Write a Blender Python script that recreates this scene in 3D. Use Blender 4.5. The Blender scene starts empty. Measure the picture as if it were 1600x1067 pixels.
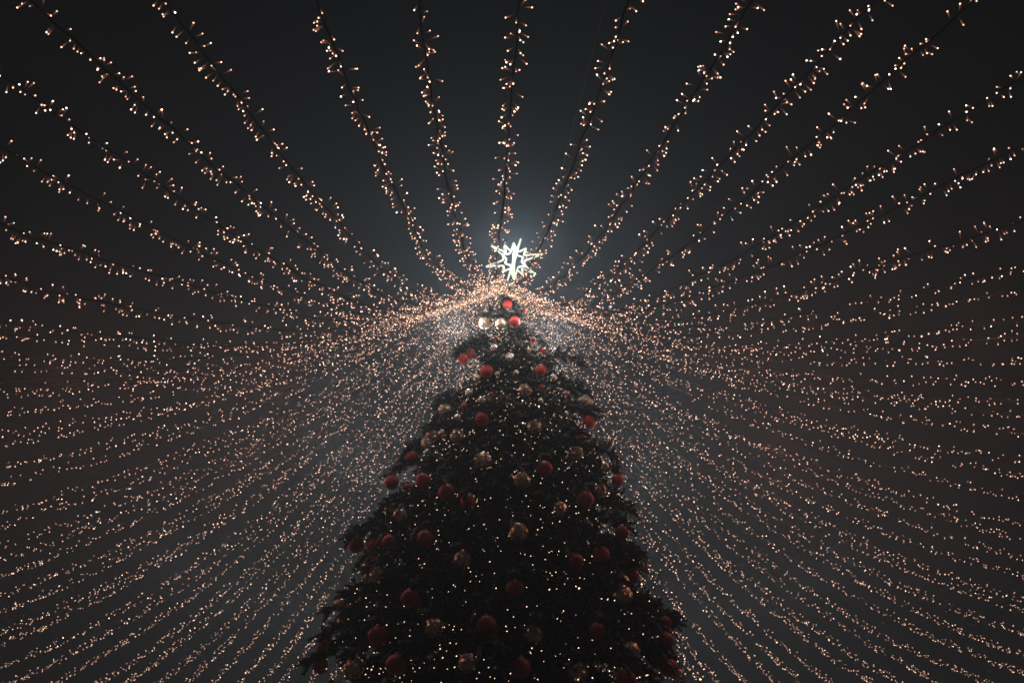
import bpy, math, random
import numpy as np
from mathutils import Matrix, Vector

SC = bpy.context.scene
C = SC.collection

# ------------------------------------------------------------------ camera, sky, exposure
D = 9.0                     # metres from the camera to the tree's trunk
CZ = 1.6                    # camera height
PITCH, ROLL, FPX = 0.6733, 0.0086, 1200.5
cam_d = bpy.data.cameras.new('camera')
cam = bpy.data.objects.new('camera', cam_d); C.objects.link(cam)
cam_d.sensor_width = 36.0
cam_d.lens = 36.0 * FPX / 1600.0
cam_d.clip_start, cam_d.clip_end = 0.05, 600.0
cam.matrix_world = Matrix.Translation((0, 0, CZ)) @ Matrix.Rotation(math.pi / 2 + PITCH, 4, 'X') @ Matrix.Rotation(-ROLL, 4, 'Z')
SC.camera = cam

w = bpy.data.worlds.new('World'); SC.world = w; w.use_nodes = True
bg = w.node_tree.nodes['Background']
sky = w.node_tree.nodes.new('ShaderNodeTexSky')              # last light of dusk under a thin overcast
sky.sky_type = 'NISHITA'; sky.sun_disc = False
sky.sun_elevation = math.radians(-5.0); sky.sun_rotation = 0.0; sky.dust_density = 2.0
hsv = w.node_tree.nodes.new('ShaderNodeHueSaturation'); hsv.inputs['Saturation'].default_value = 0.45
w.node_tree.links.new(sky.outputs[0], hsv.inputs['Color']); w.node_tree.links.new(hsv.outputs[0], bg.inputs[0])
bg.inputs[1].default_value = 0.05
SC.view_settings.view_transform = 'Standard'
SC.view_settings.look = 'None'
SC.view_settings.exposure = 0.0
SC.view_settings.gamma = 1.0
SC.view_settings.use_curve_mapping = False
cy = SC.cycles
cy.use_denoising = True
cy.denoiser = 'OPENIMAGEDENOISE'
cy.max_bounces = 4; cy.diffuse_bounces = 2; cy.glossy_bounces = 2; cy.volume_bounces = 0
cy.transparent_max_bounces = 8
cy.sample_clamp_indirect = 1.2
cy.use_light_tree = True
cy.filter_width = 1.7

STAR_W = 280.0              # watts of the lit star
STRING_W = 5.2              # watts of one lamp along a light string
HAZE = 0.012

# ------------------------------------------------------------------ helpers
rng = np.random.default_rng(7)
random.seed(7)

def nt(name):
    m = bpy.data.materials.new(name); m.use_nodes = True
    return m, m.node_tree.nodes, m.node_tree.links, m.node_tree.nodes['Principled BSDF']

def emit_mat(name, col, strength, attr=None):
    m, n, l, b = nt(name)
    b.inputs['Base Color'].default_value = (0.045, 0.038, 0.034, 1); b.inputs['Specular IOR Level'].default_value = .15
    b.inputs['Roughness'].default_value = 0.35
    b.inputs['Emission Color'].default_value = (*col, 1)
    b.inputs['Emission Strength'].default_value = strength
    if attr:
        a = n.new('ShaderNodeAttribute'); a.attribute_name = attr
        mm = n.new('ShaderNodeMath'); mm.operation = 'MULTIPLY'; mm.inputs[1].default_value = strength
        l.new(a.outputs['Fac'], mm.inputs[0]); l.new(mm.outputs[0], b.inputs['Emission Strength'])
    m.cycles.emission_sampling = 'NONE'
    return m

def noise_mat(name, c1, c2, scale, rough, metallic=0.0, bump=0.0, coords='Object'):
    m, n, l, b = nt(name)
    t = n.new('ShaderNodeTexCoord'); z = n.new('ShaderNodeTexNoise'); r = n.new('ShaderNodeValToRGB')
    z.inputs['Scale'].default_value = scale; z.inputs['Detail'].default_value = 6
    r.color_ramp.elements[0].color = (*c1, 1); r.color_ramp.elements[1].color = (*c2, 1)
    r.color_ramp.elements[0].position = .35; r.color_ramp.elements[1].position = .65
    l.new(t.outputs[coords], z.inputs['Vector']); l.new(z.outputs['Fac'], r.inputs['Fac'])
    l.new(r.outputs['Color'], b.inputs['Base Color'])
    b.inputs['Roughness'].default_value = rough; b.inputs['Metallic'].default_value = metallic
    if bump:
        bp = n.new('ShaderNodeBump'); bp.inputs['Strength'].default_value = bump; bp.inputs['Distance'].default_value = .02
        l.new(z.outputs['Fac'], bp.inputs['Height']); l.new(bp.outputs['Normal'], b.inputs['Normal'])
    return m

M_TIP = emit_mat('led_warm', (1.0, 0.58, 0.39), 5.0)
M_TIPD = emit_mat('led_warm_dim', (1.0, 0.54, 0.35), 2.6)
M_TIPB = emit_mat('led_warm_bright', (1.0, 0.66, 0.46), 11.0)
M_TIPC = emit_mat('led_cold', (0.55, 0.85, 1.0), 3.0)
M_LENS = emit_mat('led_lens', (1.0, 0.40, 0.26), 0.26, 'glow')
M_FAIRY = emit_mat('fairy_led', (1.0, 0.70, 0.44), 5.0)
M_NEON = emit_mat('neon_tube', (0.92, 1.0, 0.76), 1.15)
M_NEON.node_tree.nodes['Principled BSDF'].inputs['Base Color'].default_value = (.02, .02, .02, 1)
M_NEON.node_tree.nodes['Principled BSDF'].inputs['Specular IOR Level'].default_value = .1
M_CABLE = noise_mat('cable_rubber', (.006, .006, .006), (.012, .012, .011), 40, .95)
M_STEEL = noise_mat('steel_wire', (.03, .03, .032), (.06, .06, .06), 60, .6, .3)
M_BARK = noise_mat('bark', (.03, .02, .013), (.07, .05, .035), 12, .9, 0, .6)
M_NEEDLE = noise_mat('needles', (.004, .009, .004), (.011, .021, .009), 5, .8)
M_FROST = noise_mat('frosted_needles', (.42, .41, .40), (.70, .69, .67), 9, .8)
M_CAP = noise_mat('bauble_cap', (.35, .27, .12), (.55, .42, .2), 30, .35, 1.0)
M_RIBBON = noise_mat('gold_ribbon', (.45, .36, .24), (.62, .52, .36), 20, .5)
M_GROUND = noise_mat('paving', (.05, .05, .052), (.11, .11, .115), 1.5, .7, 0, .3)

def red_mat():
    m, n, l, b = nt('red_bauble')
    oi = n.new('ShaderNodeObjectInfo'); r = n.new('ShaderNodeValToRGB')
    r.color_ramp.elements[0].color = (.38, .014, .011, 1); r.color_ramp.elements[1].color = (.55, .026, .018, 1)
    l.new(oi.outputs['Random'], r.inputs['Fac']); l.new(r.outputs['Color'], b.inputs['Base Color'])
    b.inputs['Roughness'].default_value = .42
    t = n.new('ShaderNodeTexCoord'); z = n.new('ShaderNodeTexNoise'); z.inputs['Scale'].default_value = 60
    bp = n.new('ShaderNodeBump'); bp.inputs['Strength'].default_value = .25; bp.inputs['Distance'].default_value = .004
    l.new(t.outputs['Object'], z.inputs['Vector']); l.new(z.outputs['Fac'], bp.inputs['Height']); l.new(bp.outputs['Normal'], b.inputs['Normal'])
    return m
M_RED = red_mat()

def mosaic_mat(name, c1, c2):
    m, n, l, b = nt(name)
    g = n.new('ShaderNodeNewGeometry'); r = n.new('ShaderNodeValToRGB')
    r.color_ramp.elements[0].color = (*c1, 1); r.color_ramp.elements[1].color = (*c2, 1)
    l.new(g.outputs['Random Per Island'], r.inputs['Fac']); l.new(r.outputs['Color'], b.inputs['Base Color'])
    b.inputs['Metallic'].default_value = .68; b.inputs['Roughness'].default_value = .24
    return m
M_GOLD = mosaic_mat('gold_mosaic', (.72, .54, .38), (1.0, .88, .72))
M_SILVER = mosaic_mat('champagne_mosaic', (.60, .52, .46), (.98, .90, .84))

def link(o, parent=None):
    C.objects.link(o)
    if parent: o.parent = parent
    return o

def empty(name, loc, label, cat, group=None):
    o = bpy.data.objects.new(name, None); o.location = loc; o.empty_display_size = .1
    C.objects.link(o)
    o['label'] = label; o['category'] = cat
    if group: o['group'] = group
    return o

def mesh_np(name, V, tris, mats, mi=None, smooth=False, attr=None):
    me = bpy.data.meshes.new(name)
    V = np.asarray(V, np.float32); T = np.asarray(tris, np.int32)
    k = T.shape[1]
    me.vertices.add(len(V)); me.vertices.foreach_set('co', V.ravel())
    me.loops.add(T.size); me.loops.foreach_set('vertex_index', T.ravel())
    me.polygons.add(len(T)); me.polygons.foreach_set('loop_start', np.arange(len(T), dtype=np.int32) * k)
    try: me.polygons.foreach_set('loop_total', np.full(len(T), k, np.int32))
    except Exception: pass
    for m in mats: me.materials.append(m)
    if mi is not None: me.polygons.foreach_set('material_index', np.asarray(mi, np.int32))
    if smooth: me.polygons.foreach_set('use_smooth', np.ones(len(T), bool))
    if attr is not None:
        a = me.attributes.new('glow', 'FLOAT', 'POINT'); a.data.foreach_set('value', np.asarray(attr, np.float32))
    me.update(); me.validate()
    return me

def tube(pts, rad, sides=5, closed=False):
    """verts, quads of a tube along pts; rad scalar or array"""
    P = np.asarray(pts, float); n = len(P)
    rad = np.broadcast_to(np.asarray(rad, float), (n,))
    if closed: Tn = np.roll(P, -1, 0) - np.roll(P, 1, 0)
    else: Tn = np.gradient(P, axis=0)
    Tn /= np.linalg.norm(Tn, axis=1, keepdims=True) + 1e-12
    ref = np.where(np.abs(Tn[:, 2:3]) > .9, [[1., 0, 0]], [[0., 0, 1]])
    A = np.cross(Tn, ref); A /= np.linalg.norm(A, axis=1, keepdims=True) + 1e-12
    B = np.cross(Tn, A)
    a = np.arange(sides) * 2 * np.pi / sides
    V = P[:, None] + rad[:, None, None] * (A[:, None] * np.cos(a)[None, :, None] + B[:, None] * np.sin(a)[None, :, None])
    F = []
    for i in range(n if closed else n - 1):
        j = (i + 1) % n
        for k in range(sides):
            F.append((i * sides + k, i * sides + (k + 1) % sides, j * sides + (k + 1) % sides, j * sides + k))
    return V.reshape(-1, 3), np.array(F)

def merge(parts):
    V, F, o = [], [], 0
    for v, f in parts:
        V.append(v); F.append(np.asarray(f) + o); o += len(v)
    return np.concatenate(V), np.concatenate(F)

def lathe(prof, seg=16):
    """quads from a list of (radius, z)"""
    a = np.arange(seg) * 2 * np.pi / seg
    V = np.array([[r * np.cos(t), r * np.sin(t), z] for r, z in prof for t in a])
    F = [(i * seg + k, i * seg + (k + 1) % seg, (i + 1) * seg + (k + 1) % seg, (i + 1) * seg + k)
         for i in range(len(prof) - 1) for k in range(seg)]
    return V, np.array(F)

def ray_dir(px, py):
    u, v = (px - 800.) / FPX, (533.5 - py) / FPX
    d = cam.matrix_world.to_3x3() @ Vector((u, v, -1))
    return np.array(d)          # unit depth along the axis

CAMP = np.array([0, 0, CZ])
AXIS = np.array(cam.matrix_world.to_3x3() @ Vector((0, 0, -1)))

# ------------------------------------------------------------------ ground
gv = [(-150, -150, 0), (150, -150, 0), (150, 150, 0), (-150, 150, 0)]
o = link(bpy.data.objects.new('ground', mesh_np('ground', gv, [(0, 1, 2, 3)], [M_GROUND])))
o['kind'] = 'structure'

# ------------------------------------------------------------------ the tree
TX, TY = 0.0, D
Z_TIP = 9.72
_rz = np.array([0.7, 2.4, 3.8, 5.3, 6.3, 7.13, 7.8, 8.35, 8.95, 9.72])
_rr = np.array([2.75, 2.45, 2.02, 1.66, 1.28, 0.98, .76, .54, .26, .03])
def r_tree(z): return np.interp(z, _rz, _rr)

def branch_curve(L, s):      # local: x outwards, z up
    return np.stack([L * s * (1 - .06 * s * s), 0 * s, L * (.16 * s - .40 * s * s)], -1)

def make_branch(L, seed, bushy=1.0):
    g = np.random.default_rng(seed)
    parts_q = []
    s = np.linspace(0, 1, 9)
    P = branch_curve(L, s); P[:, 1] += g.normal(0, .012 * L, 9) * s
    v, f = tube(P, .022 * (1 - .75 * s) * (0.5 + .35 * L), 5)
    parts_q.append((v, f))
    # twigs
    ntw = int(26 + 46 * L * bushy)
    NV, NT, NM = [], [], []
    off = 0
    for k in range(ntw):
        t = 1 - (1 - .12) * g.random() ** 1.15 if k else 1.0
        t = min(t, 1.0)
        base = np.array([np.interp(t, s, P[:, i]) for i in range(3)])
        dv = branch_curve(L, np.array([min(t + .02, 1.02)]))[0] - branch_curve(L, np.array([t - .02]))[0]
        dv /= np.linalg.norm(dv)
        side = 1 if k % 2 else -1
        ang = g.uniform(.45, 1.15) * side if k else 0
        lift = g.normal(.02, .42)
        d = dv * math.cos(ang) + np.array([0, 1, 0]) * math.sin(ang); d[2] += lift
        d /= np.linalg.norm(d)
        tl = (.11 + .16 * (1 - t) * min(L, 1.5) + .05 * g.random()) * (1.0 if k else 1.2)
        # twig stem
        c = np.linspace(0, 1, 4)
        tp = base + np.outer(c * tl, d); tp[:, 2] -= .10 * tl * c * c
        parts_q.append(tube(tp, .0045 * (1.2 - c), 3))
        nn = int(110 + 420 * tl)
        tt = g.random(nn)
        pos = base + np.outer(tt * tl, d); pos[:, 2] -= .10 * tl * tt * tt
        a = np.cross(d, [0, 0, 1.]); a /= np.linalg.norm(a) + 1e-9; b = np.cross(a, d)
        ph = g.uniform(0, 2 * np.pi, nn)
        rad = np.outer(np.cos(ph), a) + np.outer(np.sin(ph), b)
        nd = rad * .8 + d * g.uniform(.35, .9, (nn, 1)); nd /= np.linalg.norm(nd, axis=1, keepdims=True)
        nl = g.uniform(.022, .042, nn)
        wv = np.cross(nd, g.normal(size=(nn, 3))); wv /= np.linalg.norm(wv, axis=1, keepdims=True) + 1e-9
        hw = .0042
        tri = np.stack([pos - wv * hw, pos + wv * hw, pos + nd * nl[:, None]], 1)
        NV.append(tri.reshape(-1, 3)); NT.append(np.arange(nn * 3).reshape(-1, 3) + off); off += nn * 3
        up = rad[:, 2]
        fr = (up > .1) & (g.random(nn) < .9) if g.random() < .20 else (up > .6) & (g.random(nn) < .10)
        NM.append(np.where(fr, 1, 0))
    NV, NT, NM = np.concatenate(NV), np.concatenate(NT), np.concatenate(NM)
    bv, bf = merge(parts_q)
    bt = np.concatenate([bf[:, [0, 1, 2]], bf[:, [0, 2, 3]]])
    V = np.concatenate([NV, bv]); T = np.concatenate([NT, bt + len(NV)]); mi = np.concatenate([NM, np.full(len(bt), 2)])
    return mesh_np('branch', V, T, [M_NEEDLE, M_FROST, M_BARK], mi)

LCLS = [.28, .5, .75, 1.05, 1.4, 1.8, 2.2, 2.6]
VAR = {L: [make_branch(L, int(L * 100) * 10 + k) for k in range(3)] for L in LCLS}

tree = empty('christmas_tree', (TX, TY, 0), 'tall dark fir Christmas tree with baubles and a lit star on top', 'tree')
tp = np.linspace(0, 1, 14)
tpts = np.stack([.02 * np.sin(tp * 9), .02 * np.cos(tp * 7), tp * (Z_TIP + .12)], -1)
v, f = tube(tpts, .17 * (1 - tp) + .022, 10)
link(bpy.data.objects.new('trunk', mesh_np('trunk', v, f, [M_BARK], smooth=True)), tree)

branches = []   # (azimuth, base z, L) kept for the fairy lights
def add_branch(az, zb, L, tilt=0., roll=None):
    cls = min(LCLS, key=lambda q: abs(math.log(q / L)))
    ob = bpy.data.objects.new('branch', random.choice(VAR[cls]))
    k = L / cls
    ob.location = (0, 0, zb)
    ob.rotation_euler = (roll if roll is not None else random.uniform(-.5, .5), tilt, az)
    ob.scale = (k, k * random.uniform(.9, 1.1), k)
    link(ob, tree)
    branches.append((az, zb, L, tilt))

# ------------------------------------------------------------------ the baubles, from the photograph's places and sizes
RED = [(793,476,15),(804,503,18),(735,553,18),(724,561,17),(760,580,21),(845,578,18),(753,655,22),(920,660,22),(907,688,19),(644,715,22),
 (612,754,24),(661,751,25),(698,769,27),(731,782,24),(851,732,25),(965,750,19),(915,780,26),(972,832,23),(939,866,27),(901,877,24),
 (664,841,26),(557,851,26),(585,852,26),(608,846,22),(582,884,26),(804,919,28),(640,934,28),(760,976,31),(590,993,31),(618,1038,32),
 (813,1043,33),(933,985,26),(989,899,20),(1042,1000,23),(1046,1043,28),(978,1062,32),(505,1010,20),(502,1040,24),(1040,972,19),
 (775,528,8),(833,531,9),(849,548,9),(820,486,7),(767,616,8),(846,604,7),(885,615,8),(724,634,8),(695,682,7),(636,760,9)]
GOLD = [(757,505,18),(783,506,18),(821,609,21),(916,627,21),(695,640,20),(835,665,22),(714,681,21),(675,680,21),(668,692,20),(901,707,21),
 (755,719,26),(816,750,27),(938,767,21),(874,795,23),(611,796,22),(626,806,23),(810,832,29),(723,873,26),(590,898,25),(573,904,16),
 (973,930,29),(972,909,22),(1005,885,17),(678,980,30),(986,1018,29),(903,1050,31),(835,990,28),(552,1044,31),(731,1036,30),(534,975,22),
 (530,945,18),(1060,1056,20),(806,582,9),(826,548,8),(845,626,8),(885,646,7),(946,728,11)]
SILV = [(772,543,10),(796,558,13),(777,584,8),(745,590,12),(865,590,11),(868,548,9),(733,613,12),(753,626,13),(714,653,12),(632,730,14),(690,676,10)]

def place(px, py, d, out=0.0):
    """where the ray through a bauble meets the tree's outer shape"""
    dv = ray_dir(px, py)
    ts = np.linspace(5, 14, 1800)
    p = CAMP + ts[:, None] * dv
    rad = np.hypot(p[:, 0] - TX, p[:, 1] - TY)
    sgn = rad - (r_tree(p[:, 2]) * 1.0 + .09)
    i = np.argmax(sgn < 0)
    if not (sgn < 0).any(): i = np.argmin(sgn)
    return p[i], d * ts[i] / FPX

def sphere_mesh(name, mat, squash=.97):
    prof = [(math.sin(t) * .5, -math.cos(t) * .5 * squash) for t in np.linspace(.0001, math.pi - .0001, 17)]
    v, f = lathe(prof, 24)
    return mesh_np(name, v, f, [mat], smooth=True)

def mosaic_mesh(name, mat, seed, egg=1.0):
    g = np.random.default_rng(seed)
    rows = 10
    V, F = [], []
    def pt(th, ph, r=.5):
        return np.array([math.sin(th) * math.cos(ph), math.sin(th) * math.sin(ph), -math.cos(th) * (egg if math.cos(th) < 0 else 1)]) * r
    for i in range(rows):
        t0, t1 = math.pi * i / rows, math.pi * (i + 1) / rows
        n = max(5, int(20 * math.sin((t0 + t1) / 2)))
        o0 = g.uniform(0, 6)
        for k in range(n):
            a0, a1 = o0 + 2 * math.pi * k / n, o0 + 2 * math.pi * (k + 1) / n
            e, eh = (a1 - a0) * .06, (t1 - t0) * .06
            q = [pt(t0 + eh, a0 + e), pt(t0 + eh, a1 - e), pt(t1 - eh, a1 - e), pt(t1 - eh, a0 + e)]
            c = sum(q) / 4; nrm = c / (np.linalg.norm(c) + 1e-9)
            tl = np.cross(nrm, g.normal(size=3)) * .30
            q = [x + nrm * float(np.dot(x - c, tl)) for x in q]
            b = len(V); V += q; F.append((b, b + 1, b + 2, b + 3))
    v2, f2 = lathe([(math.sin(t) * .482, -math.cos(t) * .482 * (egg if math.cos(t) < 0 else 1)) for t in np.linspace(.0001, math.pi - .0001, 11)], 14)
    b = len(V); V = np.concatenate([np.array(V), v2]); F = np.concatenate([np.array(F), f2 + b])
    return mesh_np(name, V, F, [mat])

cap_v, cap_f = merge([lathe([(.0001, .49), (.10, .485), (.105, .52), (.085, .56), (.0001, .565)], 12),
                      tube([(.035 * math.cos(a), 0, .60 + .035 * math.sin(a)) for a in np.linspace(0, 2 * math.pi, 13)[:-1]], .008, 4, True)])
CAPM = mesh_np('cap', cap_v, cap_f, [M_CAP], smooth=True)
RBM = [sphere_mesh('ball', M_RED)]
GBM = [mosaic_mesh('ball', M_GOLD, k, e) for k, e in ((1, 1.0), (2, 1.12), (3, 1.05))]
SBM = [mosaic_mesh('ball', M_SILVER, k) for k in (5, 6)]

ORD = ['topmost', 'second', 'third', 'fourth', 'fifth', 'sixth', 'seventh', 'eighth', 'ninth', 'tenth', 'eleventh', 'twelfth',
       'thirteenth', 'fourteenth', 'fifteenth', 'sixteenth', 'seventeenth', 'eighteenth']
def half_w(py, side):
    return np.interp(py, [470, 500, 550, 660, 760, 860, 1067], [12, 45, 90, 118, 185, 250, 315] if side < 0 else [12, 45, 95, 130, 165, 205, 262])
def band(px, py):
    u = (px - 800) / half_w(py, px - 800)
    return 0 if u < -.66 else 1 if u < -.22 else 2 if u < .22 else 3 if u < .66 else 4
BAND = ["along the tree's left edge", "left of the tree's middle", "down the tree's middle", "right of the tree's middle", "along the tree's right edge"]

orn = [(x, y, d, 'red') for x, y, d in RED] + [(x, y, d, 'gold') for x, y, d in GOLD] + [(x, y, d, 'champagne') for x, y, d in SILV]
groups = {}
for it in orn:
    big = it[2] >= 15
    groups.setdefault((it[3], big, band(it[0], it[1])), []).append(it)
made = []
for (kind, big, bd), items in groups.items():
    items.sort(key=lambda q: q[1])
    for i, (x, y, d, _) in enumerate(items):
        p, dia = place(x, y, d)
        what = {'red': 'plain red bauble', 'gold': 'gold mosaic bauble', 'champagne': 'pale champagne bauble'}[kind]
        size = 'large' if big else 'small'
        cnt = ORD[i] + (' one ' if i == 0 else ' from top ')
        lab = (f'the only {size} {what} {BAND[bd]}' if len(items) == 1 else f'{size} {what}, {cnt}{BAND[bd]}')
        root = empty({'red': 'red_bauble', 'gold': 'gold_bauble', 'champagne': 'champagne_bauble'}[kind], tuple(p), lab, 'bauble',
                     {'red': 'red baubles on the tree', 'gold': 'gold mosaic baubles on the tree', 'champagne': 'champagne baubles on the tree'}[kind])
        root.scale = (dia,) * 3
        root.rotation_euler = (random.uniform(-.12, .12), random.uniform(-.12, .12), random.uniform(0, 6.28))
        link(bpy.data.objects.new('ball', random.choice({'red': RBM, 'gold': GBM, 'champagne': SBM}[kind])), root)
        link(bpy.data.objects.new('cap', CAPM), root)
        made.append((p, dia, big))

# a branch over every large bauble
for p, dia, big in made:
    if not big: continue
    az = math.atan2(p[1] - TY, p[0] - TX); R = math.hypot(p[0] - TX, p[1] - TY)
    L = max(.25, (R + .02) / .94)
    zc = branch_curve(L, np.array([.97]))[0][2]
    add_branch(az + random.uniform(-.04, .04), p[2] + dia * .55 + .075 - zc, L, 0., random.uniform(-.2, .2))
# boughs that stick out of the outline
for px, py in [(905, 560), (890, 600), (712, 548), (688, 628), (932, 640), (957, 702), (990, 792), (1008, 872), (1046, 958), (1046, 1036),
               (545, 835), (515, 942), (484, 1022), (598, 783), (628, 702), (560, 872)]:
    p, _ = place(px, py, 1)
    az = math.atan2(p[1] - TY, p[0] - TX); L = max(.3, math.hypot(p[0] - TX, p[1] - TY) / .95)
    add_branch(az, p[2] - branch_curve(L, np.array([.97]))[0][2], L, 0., random.uniform(-.2, .2))
# the rest of the crown
z = Z_TIP - .80; ti = 0
while z > 1.6:               # tiers of boughs, ragged at the tips
    rt = float(r_tree(z)); n = int(5 + rt * 4.6)
    for k in range(n):
        az = ti * 1.7 + (k + random.uniform(-.3, .3)) * 2 * math.pi / n
        if math.sin(az) > .45 and random.random() < .6: continue      # the far side is hidden
        L = max(.24, rt * random.uniform(.70, 1.08) * (1.06 if math.cos(az) < 0 else .98))
        zb = z - branch_curve(L, np.array([.8]))[0][2] + random.uniform(-.06, .10)
        add_branch(az, min(zb, Z_TIP - .1), L, random.uniform(-.12, .10))
    if rt > .7:
        for k in range(int(rt * 1.9)):       # shorter boughs close the middle
            az = random.uniform(math.pi, 2 * math.pi); L = rt * random.uniform(.5, .72)
            add_branch(az, z + .2 + random.uniform(-.1, .1), L, random.uniform(-.1, .2))
    z -= .30 + .07 * rt; ti += 1
print('branches', len(branches))
for k in range(15):          # the leader: short upright shoots narrowing to the tip
    add_branch(k * 2.4, Z_TIP - .78 + .05 * k, .27 - .009 * k, -.62 - .045 * k)

# ------------------------------------------------------------------ fairy lights wound through the tree
fl = empty('fairy_light_strand', (TX, TY, 0), 'strand of tiny white fairy lights wound all through the dark fir tree', 'fairy lights')
N = 7500
zz = np.interp(rng.random(N), np.linspace(0, 1, 50), np.linspace(1.2, 9.05, 50) ** 1.0)
wgt = r_tree(zz) / 2.7 * .6 + .4
zz = zz[rng.random(N) < wgt]; N = len(zz)
zz = np.sort(zz)
azs = np.cumsum(rng.normal(.24, .16, N))
rs = r_tree(zz) * np.clip(.90 + .12 * np.sin(azs * 5.3 + zz * 4.1) + rng.normal(0, .05, N), .66, 1.05)
FP = np.stack([rs * np.cos(azs), rs * np.sin(azs), zz + rng.normal(0, .06, N)], -1)
OCT = np.array([(1, 0, 0), (-1, 0, 0), (0, 1, 0), (0, -1, 0), (0, 0, 1), (0, 0, -1)], float)
OT = np.array([(0, 2, 4), (2, 1, 4), (1, 3, 4), (3, 0, 4), (2, 0, 5), (1, 2, 5), (3, 1, 5), (0, 3, 5)])
sz = np.where(rng.random(N) < .014, rng.uniform(.008, .011, N), rng.uniform(.0018, .0052, N))
V = (FP[:, None] + OCT[None] * sz[:, None, None]).reshape(-1, 3)
T = (OT[None] + 6 * np.arange(N)[:, None, None]).reshape(-1, 3)
ob = link(bpy.data.objects.new('bulbs', mesh_np('bulbs', V, T, [M_FAIRY])), fl); ob['kind'] = 'stuff'
v, f = tube(FP + np.array([0, 0, .004]), .0016, 3)
link(bpy.data.objects.new('cable', mesh_np('cable', v, f, [M_CABLE])), fl)

# ------------------------------------------------------------------ the lit star
sz0 = np.array(CAMP + ray_dir(803, 407) * ((D) / ray_dir(803, 407)[1]))
star = empty('tree_top_star', (sz0[0], TY, sz0[2]), 'white glowing neon star of bent tubes on the tree tip', 'star')
def star_outline(a, up, dn, short, inner):
    tips = [(0, a), (45, short), (90, up), (135, short), (180, a), (225, short * .95), (270, dn), (315, short * .95)]
    P = []
    for i, (t, r) in enumerate(tips):
        t0 = math.radians(t)
        P.append((r * math.cos(t0), r * math.sin(t0), 1))
        t1 = math.radians(t + 22.5)
        P.append((inner * math.cos(t1), inner * math.sin(t1), 0))
    out = []
    n = len(P)
    for i in range(n):                          # tubes bend round the tips and the inner corners
        x0, y0, k0 = P[i - 1]; x1, y1, k1 = P[i]; x2, y2, k2 = P[(i + 1) % n]
        c = .035 if k1 else .06
        d0 = math.hypot(x0 - x1, y0 - y1); d2 = math.hypot(x2 - x1, y2 - y1)
        A = (x1 + (x0 - x1) * c / d0, y1 + (y0 - y1) * c / d0); B = (x1 + (x2 - x1) * c / d2, y1 + (y2 - y1) * c / d2)
        for q in (0, .25, .5, .75, 1):
            out.append(((1 - q) ** 2 * A[0] + 2 * q * (1 - q) * x1 + q * q * B[0], (1 - q) ** 2 * A[1] + 2 * q * (1 - q) * y1 + q * q * B[1]))
    return out
for az, a in ((-17, .44), (-137, .45), (-77, .47)):
    az = math.radians(az)
    pl = star_outline(a * 1.12, .42, .45, .31, .175) if a < .46 else star_outline(a * 1.08, .40, .45, .085, .085)
    P = [(x * math.cos(az), x * math.sin(az), z) for x, z in pl]
    v, f = tube(P, .0140, 6, True)
    link(bpy.data.objects.new('neon_outline', mesh_np('neon_outline', v, f, [M_NEON], smooth=True)), star)
v, f = tube([(0, 0, -.52), (0, 0, -.2), (0, 0, .1)], .014, 8)
link(bpy.data.objects.new('mounting_rod', mesh_np('mounting_rod', v, f, [M_STEEL])), star)
ld = bpy.data.lights.new('star_glow', 'POINT'); ld.energy = STAR_W; ld.color = (.95, 1.0, 1.0); ld.shadow_soft_size = .22
lo = bpy.data.objects.new('star_glow', ld); link(lo, star); lo.location = (0, -.02, .12)

# ------------------------------------------------------------------ gold ribbon at the tip
rb = empty('gold_ribbon', (TX, TY, Z_TIP), 'pale gold ribbon tied round the tip of the tree', 'ribbon')
for k in range(7):
    g = np.random.default_rng(50 + k)
    a = -math.pi / 2 + g.uniform(-1.3, 1.3); s = np.linspace(0, 1, 12)
    r = .04 + (.10 + .16 * g.random()) * s; zz_ = .02 - (.35 + .3 * g.random()) * s + .06 * np.sin(s * 7 + k)
    c = np.stack([r * np.cos(a + .5 * s), r * np.sin(a + .5 * s), zz_], -1)
    wd = np.stack([-np.sin(a + 2 * s), np.cos(a + 2 * s), 0 * s], -1) * .012
    nn_ = np.stack([np.cos(a + 2 * s), np.sin(a + 2 * s), 0 * s], -1) * .0012
    V = np.concatenate([c - wd - nn_, c + wd - nn_, c + wd + nn_, c - wd + nn_]); n = 12
    F = [(q * n + i, ((q + 1) % 4) * n + i, ((q + 1) % 4) * n + i + 1, q * n + i + 1) for q in range(4) for i in range(n - 1)]
    link(bpy.data.objects.new('ribbon_tail', mesh_np('ribbon_tail', V, F, [M_RIBBON], smooth=True)), rb)

# ------------------------------------------------------------------ the light strings
X0 = -.0404
PR = np.array([0, .1, .2, .3, .4, .5, .6, .7, .8, 1.0, 1.25, 1.7])       # sag of the strings: distance from the hub -> height, in D
PF = np.array([.925, .808, .698, .630, .597, .573, .555, .540, .527, .505, .49, .465])
PC = np.array([.925, .834, .746, .668, .610, .575, .555, .540, .527, .505, .49, .465])
PS = np.array([.925, .852, .780, .714, .662, .622, .588, .560, .538, .508, .49, .46])
PB = np.array([.925, .855, .785, .715, .652, .602, .562, .530, .502, .455, .42, .36])
_rf = np.linspace(0, 1.7, 680)
def _smooth(t):
    y = np.interp(_rf, PR, t); k = np.hanning(31); k /= k.sum()
    e = np.concatenate([y[0] + (y[0] - y[1:16])[::-1], y, y[-1] + (y[-1] - y[-16:-1])[::-1]])
    return np.convolve(e, k, 'valid')
PF, PC, PS, PB = _smooth(PF), _smooth(PC), _smooth(PS), _smooth(PB)
def prof(r, al):
    c = math.cos(al); wgt = abs(c) ** 1.2
    wc = math.exp(-(math.degrees(al) / 17.) ** 2)
    return np.interp(r, _rf, ((PF * (1 - wc) + PC * wc) if c > 0 else PB) * wgt + PS * (1 - wgt))
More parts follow.
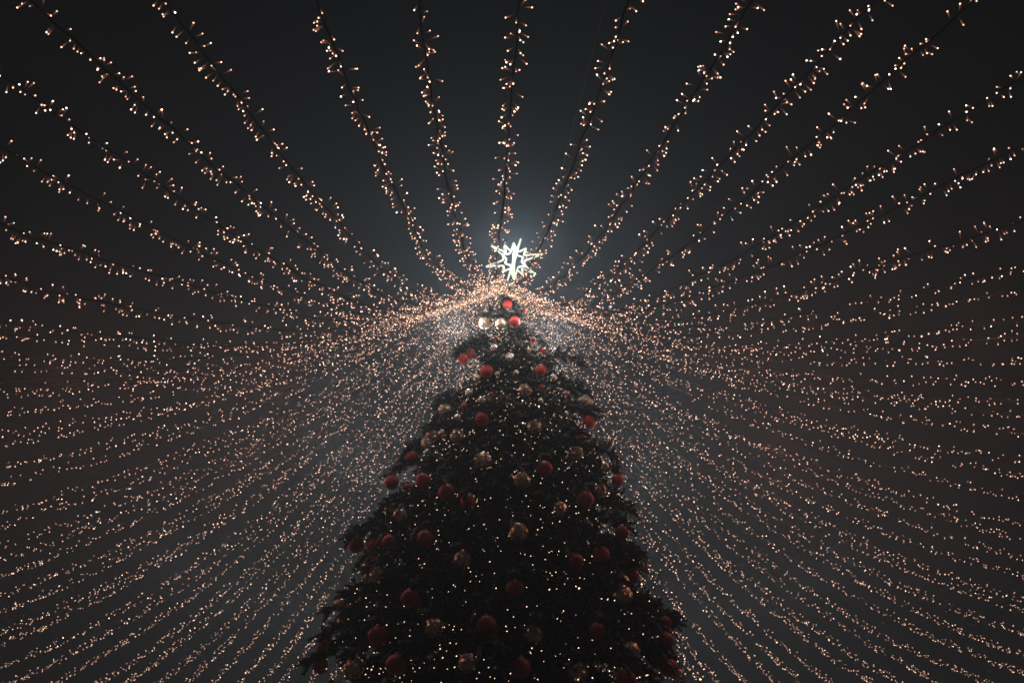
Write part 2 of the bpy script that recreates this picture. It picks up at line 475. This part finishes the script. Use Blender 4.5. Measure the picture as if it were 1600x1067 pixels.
def string_path(al, n=260, r1=None, sag=0.):
    r = np.linspace(.016, 1.65, 520) if r1 is None else np.linspace(.016, r1, 400)
    z = prof(r, al) - sag * r * (1.2 - r)
    ok = z > .10
    k = len(r) if ok.all() else int(np.argmin(ok))
    r, z = r[:k], z[:k]
    P = np.stack([X0 * (1 - np.exp(-r / .1)) + r * math.sin(al), 1 - r * math.cos(al), z], -1) * D
    P[:, 2] += CZ
    L = np.concatenate([[0], np.cumsum(np.linalg.norm(np.diff(P, axis=0), axis=1))])
    return P, L

# LED with its tapering lens: template along +z, unit length 1
def led_template(ns, fine):
    r0, r1, rt = (.0019, .0050, .0044) if fine else (.0015, .0042, .0047)
    a = np.arange(ns) * 2 * np.pi / ns
    ring = np.stack([np.cos(a), np.sin(a)], -1)
    V = [np.concatenate([ring * q, np.full((ns, 1), z)], 1) for q, z in ((.0010, 0.), (r0, .35), (r1, .93))]
    V = np.concatenate(V)
    T = []
    for i in range(2):
        for k in range(ns):
            A, B = i * ns + k, i * ns + (k + 1) % ns
            T += [(A, B, B + ns), (A, B + ns, A + ns)]
    glow = np.concatenate([np.full(ns, .0), np.full(ns, .18), np.full(ns, 1.)])
    mi = [0] * len(T)
    b = len(V)
    if fine:
        tv, tf = lathe([(math.sin(t) * rt + 1e-5, -math.cos(t) * rt) for t in np.linspace(0, math.pi, 6)], 8)
        tf = np.concatenate([tf[:, [0, 1, 2]], tf[:, [0, 2, 3]]])
    else:
        tv, tf = OCT * rt * 1.12, OT
    tipz = tv.copy()
    return V, np.array(T), np.array(mi), glow, tipz, tf
SV, ST, SMI, SG, TV, TF = led_template(4, False)
FV, FT, FMI, FG, FTV, FTF = led_template(6, True)

def bulbs_mesh(base, dirs, lens, cold, tmpl, tipscale):
    V0, T0, _, G0, tv, tf = tmpl
    n = len(base)
    a = np.cross(dirs, np.where(np.abs(dirs[:, 2:3]) > .9, [[1., 0, 0]], [[0, 0, 1.]])); a /= np.linalg.norm(a, axis=1, keepdims=True)
    b = np.cross(dirs, a)
    st = base[:, None] + a[:, None] * V0[None, :, 0:1] + b[:, None] * V0[None, :, 1:2] + dirs[:, None] * (V0[None, :, 2:3] * lens[:, None, None])
    tip = (base + dirs * lens[:, None])[:, None] + tv[None] * tipscale[:, None, None]
    V = np.concatenate([st, tip], 1)
    m = V.shape[1]
    T = np.concatenate([T0, tf + len(V0)])
    mi1 = np.concatenate([np.zeros(len(T0), int), np.ones(len(tf), int)])
    TT = (T[None] + m * np.arange(n)[:, None, None]).reshape(-1, 3)
    br = np.random.default_rng(n).random(n)
    kind = np.where(cold, 2, np.where(br < .34, 3, np.where(br > .88, 4, 1)))
    MI = np.where(mi1[None] == 1, kind[:, None], 0).ravel()
    GL = np.tile(np.concatenate([G0, np.ones(len(tv))]), n)
    return mesh_np('bulbs', V.reshape(-1, 3), TT, [M_LENS, M_TIP, M_TIPC, M_TIPD, M_TIPB], MI, attr=GL)

# a few single LEDs, shared by the near strings
LEDS = []
for ln in (.055, .068, .08, .092):
    LEDS.append((ln, bulbs_mesh(np.zeros((1, 3)), np.array([[0, 0, 1.]]), np.array([ln]), np.array([False]), (FV, FT, FMI, FG, FTV, FTF), np.ones(1))))
    for kk in (3, 4):
        me2 = LEDS[-1][1].copy() if kk == 3 else LEDS[-2][1].copy()
        for pg in me2.polygons:
            if pg.material_index: pg.material_index = kk
        LEDS.append((ln, me2))
LEDS_C = bulbs_mesh(np.zeros((1, 3)), np.array([[0, 0, 1.]]), np.array([.07]), np.array([True]), (FV, FT, FMI, FG, FTV, FTF), np.ones(1))

FRONT = [('p', -50.1), ('o', -42.3), ('n', -33.7), ('a', -28.0), ('b', -22.2), ('c', -15.9), ('d', -7.9), ('e', -1.8), ('f', 3.8), ('g', 9.9), ('h', 16.7),
         ('i', 22.9), ('j', 27.4), ('k', 33.7), ('l', 38.9), ('m', 46.5)]
LW = ['first', 'second', 'third', 'fourth', 'fifth', 'sixth', 'seventh', 'eighth']
labels = {}
for i, k in enumerate('edcbanop'): labels[k] = f'{LW[i]} string of warm lights to the left of the star, rising overhead'
for i, k in enumerate('ghijklm'): labels[k] = f'{LW[i]} string of warm lights to the right of the star, rising overhead'
labels['f'] = 'string of warm lights rising straight up from behind the star'

def frame_px(P):
    q = P - CAMP
    R = np.array(cam.matrix_world.to_3x3())
    c = q @ R
    d = -c[:, 2]
    ds = np.where(d > .1, d, np.nan)
    return 800 + FPX * c[:, 0] / ds, 533.5 - FPX * c[:, 1] / ds, d

def make_string(al, label, group, near, dens, seed, sag=0., extra=0.):
    g = np.random.default_rng(seed)
    al = math.radians(al)
    P, L = string_path(al, sag=sag)
    # keep what lies in or near the view
    px, py, dp = frame_px(P)
    vis = (dp > .6) & (px > -260) & (px < 1860) & (py > -260) & (py < 1330)
    if near:
        last = len(P) - 1 - int(np.argmax(vis[::-1])); P, L = P[:last + 1], L[:last + 1]
    else:
        last = len(P) - 1 - int(np.argmax(vis[::-1])); P, L = P[:last + 1], L[:last + 1]
    root = empty('light_string', tuple(P[0]), label, 'string lights', group)
    O = P[0]
    Lt = L[-1]
    # cable with a little slack and twist
    m = max(30, int(Lt / .12))
    cs = np.linspace(0, Lt, m)
    cp = np.stack([np.interp(cs, L, P[:, i]) for i in range(3)], -1)
    wob = np.cumsum(g.normal(0, .006, (m, 3)), 0); wob -= np.outer(np.linspace(0, 1, m), wob[-1])
    cp = cp + wob * .8 + g.normal(0, .004, (m, 3))
    v, f = tube(cp - O, .0045 + .0025 * (g.random(m) ** 3), 5)
    link(bpy.data.objects.new('cable', mesh_np('cable', v, f, [M_CABLE])), root)
    # bulbs in clumps
    n = int(Lt * dens)
    cl = np.sort(g.random(max(4, n // 4))) * Lt
    even = (np.arange(n) + g.normal(.5, .55, n)) / n * Lt
    s = np.where(g.random(n) < .22, cl[g.integers(0, len(cl), n)] + g.normal(0, .05, n), even)
    s = np.clip(s, 0, Lt)
    if near: s = s[s > .42]; n = len(s)
    keep = g.random(n) > .3 * (np.sin(s * 1.9 + seed) > .95)
    s = s[keep]; n = len(s)
    base = np.stack([np.interp(s, cs, cp[:, i]) for i in range(3)], -1)
    tan = np.stack([np.interp(np.minimum(s + .05, Lt), cs, cp[:, i]) - np.interp(np.maximum(s - .05, 0), cs, cp[:, i]) for i in range(3)], -1)
    tan /= np.linalg.norm(tan, axis=1, keepdims=True) + 1e-9
    rd = g.normal(size=(n, 3)); rd[:, 2] -= .55
    rd -= tan * (rd * tan).sum(1, keepdims=True) * .8
    rd /= np.linalg.norm(rd, axis=1, keepdims=True)
    wl = g.uniform(.0, .03 if near else .014, n)                           # little lead between cable and lens
    b2 = base + rd * wl[:, None]
    ln = g.uniform(.045, .085, n) * (1. if near else .68)
    cold = g.random(n) < .012
    qx, qy, qd = frame_px(b2)
    inview = (qd > .5) & (qx > -60) & (qx < 1660) & (qy > -60) & (qy < 1127)
    single = np.zeros(n, bool)
    if near:
        single = inview & (ln * FPX / np.maximum(qd, .1) > 10.5)
        if single.sum() > 290:
            idx = np.where(single)[0]; idx = idx[np.argsort(qd[idx])][290:]; single[idx] = False
    # leads
    parts = [tube(np.stack([base[i], b2[i]]) - O, .0016, 3) for i in range(n) if wl[i] > .012 and inview[i]]
    if parts:
        v, f = merge(parts)
        ob = link(bpy.data.objects.new('leads', mesh_np('leads', v, f, [M_CABLE])), root); ob['kind'] = 'stuff'
    r = ~single
    if r.any():
        ob = link(bpy.data.objects.new('bulbs', bulbs_mesh(b2[r] - O, rd[r], ln[r], cold[r], (SV, ST, SMI, SG, TV, TF), g.uniform(.8, 1.15, r.sum()))), root)
        ob['kind'] = 'stuff'
    zax = Vector((0, 0, 1))
    for i in np.where(single)[0]:
        me = LEDS_C if cold[i] else LEDS[3 * int(np.argmin([abs(LEDS[3 * q][0] - ln[i]) for q in range(4)])) + int(g.choice(3, p=[.5, .36, .14]))][1]
        ob = bpy.data.objects.new('bulb', me)
        ob.rotation_mode = 'QUATERNION'; ob.rotation_quaternion = zax.rotation_difference(Vector(rd[i]))
        ob.location = b2[i] - O
        link(ob, root)
    # point lamps standing in for the bulbs, plus added reddish ones imitating bloom
    level = 52 < abs(math.degrees(al)) < 112
    for q in ((.9, 2.4) if near else (.9, g.uniform(2.8, 5.0), g.uniform(4.5, 7.5)) if level else (.9, 3.6, 6.8)):
        ld = bpy.data.lights.new('string_glow', 'POINT'); ld.shadow_soft_size = .25
        ld.energy = STRING_W * (.36 if near else (.75 if level else .5) if q > 3 else 1.0)
        ld.color = (1.0, .40, .26) if level and q > 3 else (1.0, .94, .87)  # reddish lamps on level strings are added to tint the haze like bloom
        lo = bpy.data.objects.new('string_glow', ld); link(lo, root)
        lo.location = Vector(np.array([np.interp(min(q, Lt * .8), L, P[:, i]) for i in range(3)]) - O) + Vector((0, 0, -.1))
    return n, int(single.sum())

_U = ['first', 'second', 'third', 'fourth', 'fifth', 'sixth', 'seventh', 'eighth', 'ninth']
NUM = _U + ORD[9:] + ['nineteenth', 'twentieth'] + ['twenty-' + q for q in _U] + ['thirtieth'] + ['thirty-' + q for q in _U]
tot = sing = 0
for i, (k, al) in enumerate(FRONT):
    a, b = make_string(al, labels[k], 'light strings rising overhead', True, 42, 100 + i)
    tot += a; sing += b
for side, nm in ((-1, 'left'), (1, 'right')):
    a0 = 57.0 if side < 0 else 52.5
    al = a0; i = 0
    while al < 181:
        if al < 92:
            lab = f'nearly level strand of warm lights {nm} of the tree, {NUM[i]} from the top'
            gr = f'level light strings {nm} of the tree'; first = i + 1
        else:
            lab = f'strand of warm lights sloping down behind the tree on its {nm}, {NUM[i - first]} from outside'
            gr = f'light strings behind the tree on its {nm}'
        a, b = make_string(side * al, lab, gr, False, 27, 300 + i + (100 if side > 0 else 0), sag=random.uniform(-.02, .025))
        tot += a; sing += b
        al += random.uniform(3.1, 4.2) if al < 100 else random.uniform(2.35, 3.2); i += 1
print('bulbs', tot, 'single', sing)

# ------------------------------------------------------------------ the steel ring the strings hang from
HZ = CZ + D * float(prof(.016, 0))
hub = empty('string_hub', (TX, TY, HZ), 'steel hub ring round the mast under the star, holding the light strings', 'hub')
v, f = tube([(.15 * math.cos(a), .15 * math.sin(a), 0) for a in np.linspace(0, 2 * math.pi, 33)[:-1]], .012, 8, True)
link(bpy.data.objects.new('ring', mesh_np('ring', v, f, [M_STEEL], smooth=True)), hub)
for k in range(4):
    a = math.pi / 4 + k * math.pi / 2
    v, f = tube([(.02 * math.cos(a), .02 * math.sin(a), -.05), (.15 * math.cos(a), .15 * math.sin(a), 0)], .007, 6)
    link(bpy.data.objects.new('spoke', mesh_np('spoke', v, f, [M_STEEL], smooth=True)), hub)
v, f = tube([(0, 0, Z_TIP - .3 - HZ), (0, 0, -.2), (0, 0, .12)], .02, 10)
link(bpy.data.objects.new('mast', mesh_np('mast', v, f, [M_STEEL], smooth=True)), hub)

# ------------------------------------------------------------------ bare wires
def wire(name, p0, p1, sag, rad, mat, label, cat):
    p0, p1 = np.array(p0, float), np.array(p1, float)
    s = np.linspace(0, 1, 40)
    P = p0 + s[:, None] * (p1 - p0); P[:, 2] -= sag * 4 * s * (1 - s)
    v, f = tube(P - p0, rad, 6)
    o = link(bpy.data.objects.new(name, mesh_np(name, v, f, [mat], smooth=True))); o.location = p0
    o['label'] = label; o['category'] = cat
def at(px, py, dep): return CAMP + ray_dir(px, py) * dep
wire('support_wire', at(843, 400, 10.6), at(955, -30, 7.0), .0, .006, M_STEEL, 'straight bare steel wire running beside the first string right of the star', 'wire')
wire('unlit_cable', at(-60, 597, 9.2), at(560, 556, 11.6), .10, .0085, M_CABLE, 'black unlit cable running level through the lights left of the tree', 'cable')

# ------------------------------------------------------------------ haze
hv = [(x, y, z) for z in (-1, 11.6) for x, y in ((-160, -160), (160, -160), (160, 160), (-160, 160))]
hf = [(3, 2, 1, 0), (4, 5, 6, 7), (0, 1, 5, 4), (1, 2, 6, 5), (2, 3, 7, 6), (3, 0, 4, 7)]
hm = bpy.data.materials.new('haze'); hm.use_nodes = True
hn = hm.node_tree; hn.nodes.clear()
ho = hn.nodes.new('ShaderNodeOutputMaterial'); pv = hn.nodes.new('ShaderNodeVolumePrincipled')
pv.inputs['Color'].default_value = (.66, .83, 1.0, 1); pv.inputs['Density'].default_value = HAZE
pv.inputs['Anisotropy'].default_value = 0.15
hn.links.new(pv.outputs[0], ho.inputs['Volume'])
hm.cycles.volume_sampling = 'MULTIPLE_IMPORTANCE'; hm.cycles.homogeneous_volume = True
o = link(bpy.data.objects.new('haze', mesh_np('haze', hv, hf, [hm]))); o['kind'] = 'stuff'
